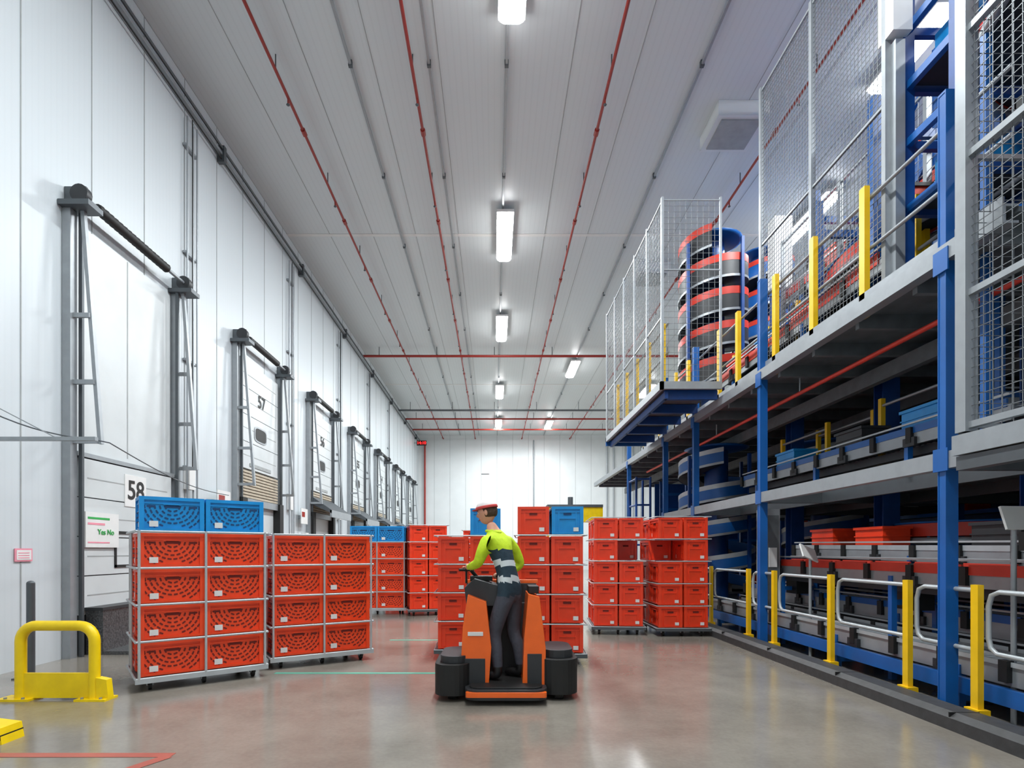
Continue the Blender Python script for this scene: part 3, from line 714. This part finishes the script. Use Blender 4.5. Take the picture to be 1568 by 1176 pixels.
for (x, y, z) in ((4.9, 3.9, 4.6), (4.9, 3.8, 6.2), (4.9, 3.85, 7.8)):
    m = MB(); m.prism([(x-.8, z), (x+1.2, z), (x+1.2, z+.12), (x-.8, z+.12)], 'Y', y-.5, y+.1, 'bsteel'); m.b2((x-.8, y-.55, z-.1), (x+1.2, y-.5, z+.25), 'belt')
    m.b2((x-.8, y+.1, z+.05), (x+1.2, y+.13, z+.3), 'belt')
    m.b2((x-.5, y-.3, 2.4), (x-.44, y-.24, z), 'bsteel'); m.b2((x+.45, y-.3, 2.4), (x+.51, y-.24, z), 'bsteel'); m.obj('lift_conveyor_tray')
for (x, y) in ((4.9, 11.4), (4.9, 17.5)):
    m = MB(); m.b2((x-.5, y-.5, H-.3), (x+.5, y+.5, H-.003), 'white'); m.b2((x-.4, y-.4, H-.33), (x+.4, y+.4, H-.3), 'seam'); m.obj('ceiling_vent_box')
m = MB(); m.b2((4.2, 8.6, 0), (4.42, 8.9, 2.1), 'steel'); m.b2((4.22, 8.59, .3), (4.4, 8.6, 2.0), 'deck'); m.b2((4.24, 8.57, 1.2), (4.36, 8.59, 1.5), 'label'); m.obj('control_cabinet')
m = MB(); m.box((4.3, 7.6, 1.42), (.3, .02, .2), 'label', rz=.4, ry=.3, rx=-.5); m.tube((4.35, 7.65, 0), (4.35, 7.65, 1.4), .02, 'steel'); m.obj('document_holder')
m = MB(); m.box((4.3, 4.55, 1.72), (.3, .02, .2), 'label', rz=.1, rx=-.3); m.tube((4.3, 4.6, 0), (4.3, 4.6, 1.7), .02, 'steel'); m.obj('document_holder')
m = MB()
for x in (3.0, 8.6, 9.1, 10.0, 10.6, 11.2): m.tube((x, YB-.1, 0), (x, YB-.1, 9.9), .05, 'steel', 8)
m.tube((-5.3, YB-.15, 0), (-5.3, YB-.15, 9.8), .07, 'pipe', 8); m.obj('back_wall_pipes')

# ------------------------------------------------------------------ truck
m = MB()
def rprof(x0, x1, y0, y1, r):
    out = []
    for cx, cy, a in ((x1-r, y1-r, 0), (x0+r, y1-r, 90), (x0+r, y0+r, 180), (x1-r, y0+r, 270)):
        for i in range(6):
            t = math.radians(a+18*i); out.append((cx+r*math.cos(t), cy+r*math.sin(t)))
    return out
m.prism(rprof(-.28, .5, 5.18, 6.05, .12), 'Z', .05, .15, 'dgrey')
m.prism(rprof(-.24, .46, 5.22, 6.0, .1), 'Z', .15, .165, 'black')
m.prism(rprof(-.27, .49, 5.17, 5.24, .03), 'Z', .08, .13, 'orange')
m.prism(rprof(-.58, -.24, 5.3, 6.0, .14), 'Z', .06, .36, 'black')
m.prism(rprof(-.53, -.26, 5.36, 5.94, .13), 'Z', .36, .43, 'dgrey')
m.prism(rprof(.44, .82, 5.35, 6.05, .16), 'Z', .06, .4, 'black')
m.prism(rprof(.48, .78, 5.42, 5.98, .14), 'Z', .4, .48, 'dgrey')
m.prism([(-.34, .07), (-.06, .07), (-.03, .5), (-.08, .95), (-.26, 1.02), (-.31, .7)], 'Y', 5.42, 5.95, 'orange')
m.prism([(.27, .07), (.5, .07), (.5, .5), (.44, 1.0), (.33, 1.03), (.29, .6)], 'Y', 5.4, 5.9, 'orange')
m.b2((-.3, 5.412, .14), (-.09, 5.42, .4), 'dgrey'); m.b2((.32, 5.392, .15), (.46, 5.4, .45), 'dgrey')
m.b2((-.26, 5.412, .62), (-.11, 5.42, .66), 'label')
m.b2((-.2, 5.9, .16), (.4, 5.98, .9), 'dgrey')
m.prism([(-.28, .9), (.05, .9), (.05, 1.1), (-.2, 1.17), (-.3, 1.08)], 'Y', 5.55, 5.98, 'dgrey')
m.b2((-.25, 5.7, 1.14), (-.02, 5.9, 1.19), 'black')
m.tube((-.16, 5.8, 1.15), (-.24, 5.72, 1.25), .02, 'black')
m.tube((.26, 5.9, .9), (.1, 5.88, 1.17), .02, 'black')
m.b2((.34, 5.5, 1.03), (.44, 5.8, 1.1), 'black')
for x in (-.41, .63):
    for y in (5.45, 5.85): m.tube((x-.04, y, .075), (x+.04, y, .075), .075, 'black', 18)
m.tube((.06, 5.85, .075), (.16, 5.85, .075), .075, 'steeld', 16)
for x in (-.15, .28): m.prism([(6.0, .05), (7.0, .04), (7.0, .07), (6.0, .11)], 'X', x-.08, x+.08, 'steeld')
m.b2((-.3, 5.98, .1), (.45, 6.06, 1.1), 'dgrey'); m.b2((-.32, 5.99, 1.1), (.47, 6.05, 1.14), 'orange')
o = m.obj('stand_on_pallet_truck', bevel=.012)

# ------------------------------------------------------------------ worker
root = empty('warehouse_worker')
O = Vector((.15, 5.58, 0)); F = Vector((-.84, .54, 0)).normalized(); Lf = Vector((-F.y, F.x, 0))
def P(f, l, z):
    lean = .20*max(0, z-1.08)
    return O+F*(f+lean)+Lf*l+Vector((0, 0, z))
joints = {}; verts = []; rad = []; edges = []; seg = []; roots = []
def J(n, p, r): joints[n] = len(verts); verts.append(p); rad.append(r if isinstance(r, tuple) else (r, r))
def E(a, b, tag): edges.append((joints[a], joints[b])); seg.append((joints[a], joints[b], tag))
J('pelvis', P(-.02,0,1.08), (.15,.12)); roots.append(0)
J('waist', P(-.01,0,1.24), (.145,.115)); J('chest', P(.03,0,1.43), (.165,.13)); J('upper', P(.05,0,1.56), (.125,.1)); J('neck', P(.08,0,1.66), .06); J('skull', P(.10,0,1.75), .058)
E('pelvis','waist','torso'); E('waist','chest','torso'); E('chest','upper','torso'); E('upper','neck','neck'); E('neck','skull','neck')
for s_, n in ((1,'l'), (-1,'r')):
    J('sh'+n, P(.05,.19*s_,1.56), .078)
    if s_ == 1: J('ua'+n, P(.08,.24,1.46), .066); J('el'+n, P(.15,.26,1.33), .053); J('fa'+n, P(.25,.22,1.30), .046); J('wr'+n, P(.34,.16,1.285), .031)
    else: J('ua'+n, P(.03,-.28,1.45), .066); J('el'+n, P(.02,-.35,1.30), .053); J('fa'+n, P(.09,-.3,1.25), .046); J('wr'+n, P(.16,-.22,1.21), .031)
    E('upper','sh'+n,'torso'); E('sh'+n,'ua'+n,'sleeve'); E('ua'+n,'el'+n,'sleeve'); E('el'+n,'fa'+n,'sleeve'); E('fa'+n,'wr'+n,'sleeve')
    st = .08 if s_ == 1 else -.04
    J('hip'+n, P(-.01,.1*s_,.98), .098); J('th'+n, P(.03+st*.3,.11*s_,.82), .088); J('kn'+n, P(.05+st*.7,.115*s_,.62), .068); J('ca'+n, P(.0+st,.12*s_,.46), .066); J('an'+n, P(-.02+st,.12*s_,.28), .05)
    J('he'+n, P(-.02+st,.122*s_,.218), .048); J('ba'+n, P(.09+st,.13*s_,.212), .044); J('to'+n, P(.17+st,.135*s_,.203), .034)
    E('pelvis','hip'+n,'leg'); E('hip'+n,'th'+n,'leg'); E('th'+n,'kn'+n,'leg'); E('kn'+n,'ca'+n,'leg'); E('ca'+n,'an'+n,'leg'); E('an'+n,'he'+n,'boot'); E('he'+n,'ba'+n,'boot'); E('ba'+n,'to'+n,'boot')
    w = Vector(verts[joints['wr'+n]]); prev = (Vector(verts[joints['fa'+n]])-w).normalized()*-1
    hd = Vector((prev.x, prev.y, 0)).normalized(); sd = Vector((-hd.y, hd.x, 0))*(-s_)
    up = Vector((0,0,1))
    J('pa'+n, w+hd*.045+up*.004, (.036,.02)); J('pb'+n, w+hd*.085+up*.0, (.038,.016)); E('wr'+n,'pa'+n,'skin'); E('pa'+n,'pb'+n,'skin')
    for q, (off, ln) in enumerate(((.03,.95),(.01,1.05),(-.011,1.0),(-.031,.8))):
        base = w+hd*.078+sd*off; nm = 'f%d%s' % (q, n)
        J(nm+'a', base, .010); roots.append(len(verts)-1)
        J(nm+'b', base+hd*.034*ln+up*-.006, .0095); J(nm+'c', base+hd*.05*ln+up*-.032*ln, .009); J(nm+'d', base+hd*.028*ln+up*-.05*ln, .008)
        E(nm+'a',nm+'b','skin'); E(nm+'b',nm+'c','skin'); E(nm+'c',nm+'d','skin')
    nm = 'th_'+n; J(nm+'a', w+hd*.03+sd*.022, .013); roots.append(len(verts)-1)
    J(nm+'b', w+hd*.05+sd*.045-up*.018, .011); J(nm+'c', w+hd*.072+sd*.046-up*.036, .0095); J(nm+'d', w+hd*.088+sd*.036-up*.046, .008)
    for a, b_ in (('a','b'),('b','c'),('c','d')): E(nm+a, nm+b_, 'skin')
    g = w+hd*.083-up*.03; gm = MB(); gm.tube(g-sd*.08, g+sd*.08, .014, 'black', 10); gm.tube(g-sd*.0, g-up*.14, .012, 'black', 8); gm.obj('hand_grip', parent=o)
me = bpy.data.meshes.new('sk'); me.from_pydata([tuple(v) for v in verts], edges, [])
so = bpy.data.objects.new('sk', me); scene.collection.objects.link(so)
md = so.modifiers.new('Skin', 'SKIN'); md.use_smooth_shade = True; md.branch_smoothing = .6
sv = me.skin_vertices[0].data
for i, r in enumerate(rad): sv[i].radius = r; sv[i].use_root = i in roots
sb = so.modifiers.new('S', 'SUBSURF'); sb.levels = 3; sb.render_levels = 3
bpy.context.view_layer.update()
dg = bpy.context.evaluated_depsgraph_get()
nm_ = bpy.data.meshes.new_from_object(so.evaluated_get(dg))
bpy.data.objects.remove(so)
keys = ['hiviz','vest','refl','trous','boot','skin']
nm_.materials.clear()
for k in keys: nm_.materials.append(M[k])
for p in nm_.polygons:
    c = p.center; best = None
    for a, b_, tag in seg:
        A_, B2 = verts[a], verts[b_]; d = B2-A_; t = max(0, min(1, (c-A_).dot(d)/d.length_squared)); q = A_+d*t
        e = (c-q).length-(rad[a][0]*(1-t)+rad[b_][0]*t)*.9
        if best is None or e < best[0]: best = (e, tag, t)
    tag = best[1]; z = c.z
    if tag == 'skin': k = 'skin'
    elif tag == 'sleeve': k = 'hiviz'
    elif tag == 'neck': k = 'skin' if z > 1.66 else 'hiviz'
    elif tag == 'boot': k = 'boot'
    elif tag == 'leg' or z < 1.02: k = 'boot' if z < .3 else ('trous' if z < 1.0 else 'vest')
    else: k = 'vest' if z < 1.46 else 'hiviz'
    if tag == 'torso' or (tag == 'leg' and z > 1.0):
        if 1.14 < z < 1.2 or 1.3 < z < 1.36: k = 'refl'
    p.material_index = keys.index(k); p.use_smooth = True
bo = bpy.data.objects.new('body', nm_); scene.collection.objects.link(bo); bo.parent = root
Fh = Vector((-.96, .22, 0)).normalized(); ang = math.atan2(Fh.y, Fh.x); R = Matrix.Rotation(ang, 3, 'Z') @ Matrix.Rotation(math.radians(10), 3, 'Y')
hc = P(.115, 0, 1.845)
def hfn(d, v):
    v = v.copy()
    if d.z < 0: v.y *= 1+.28*d.z; v.x *= 1+(.06 if d.x > 0 else .35)*d.z
    if d.x > .2 and d.z < -.3: v.x += .012*math.exp(-((d.z+.8)/.25)**2)
    v.x += .026*math.exp(-((d.y)/.16)**2-((d.z+.15)/.16)**2)*(d.x > 0)
    v.x += .006*math.exp(-((d.y)/.5)**2-((d.z-.2)/.12)**2)*(d.x > 0)
    v.x -= .006*(math.exp(-((abs(d.y)-.36)/.15)**2-((d.z-.04)/.12)**2))*(d.x > 0)
    v.x += .005*math.exp(-((d.y)/.25)**2-((d.z+.5)/.08)**2)*(d.x > 0)
    return v
m = MB(); m.ell(hc, (.098, .077, .122), 'skin', 40, 28, R, hfn)
def hp(x, y, z): return hc+R @ Vector((x, y, z))
for s_ in (-1, 1):
    m.ell(hp(.082, s_*.03, .006), (.012, .013, .010), 'label', 10, 8, R); m.ell(hp(.092, s_*.03, .006), (.004, .006, .006), 'ink', 8, 6, R)
    m.ell(hp(.09, s_*.031, .026), (.007, .018, .004), 'hair', 8, 6, R)
    m.ell(hp(-.005, s_*.078, -.005), (.018, .008, .031), 'skin', 12, 8, R)
m.ell(hp(.092, 0, -.062), (.008, .024, .006), 'lip', 12, 6, R)
m.ell(hp(-.016, 0, .016), (.096, .081, .112), 'hair', 24, 16, R, lambda d, v: Vector((v.x if v.x < .05 else .05, v.y, max(v.z, -.07))))
m.ell(hp(-.004, 0, .045), (.113, .093, .096), 'capw', 28, 16, R, lambda d, v: Vector((v.x, v.y, max(v.z, .0))))
m.ell(hp(-.004, 0, .045), (.117, .097, .10), 'capr', 28, 24, R, lambda d, v: Vector((v.x, v.y, min(max(v.z, -.006), .022))))
m.ell(hp(.10, 0, .045), (.055, .066, .008), 'capr', 20, 6, R)
m.obj('head', parent=root)
m = MB(); m.path([P(.075+.07*math.cos(t), .075*math.sin(t), 1.645+.01*math.cos(t)) for t in [2*math.pi*i/18 for i in range(19)]], .016, 'hiviz', 8, False); m.obj('collar', parent=root)

# ------------------------------------------------------------------ world, camera
w = bpy.data.worlds.new('w'); scene.world = w; w.use_nodes = True
w.node_tree.nodes['Background'].inputs[0].default_value = (.8, .85, .9, 1); w.node_tree.nodes['Background'].inputs[1].default_value = .3
cd = bpy.data.cameras.new('cam'); cam = bpy.data.objects.new('camera', cd); scene.collection.objects.link(cam)
cam.location = (0, 0, 1.45); cam.rotation_euler = (math.pi/2, 0, 0)
cd.sensor_width = 36; cd.lens = 1200/2212*36; cd.shift_x = (1106-1068)/2212; cd.shift_y = (1190-829.5)/2212
cd.clip_end = 200
scene.camera = cam
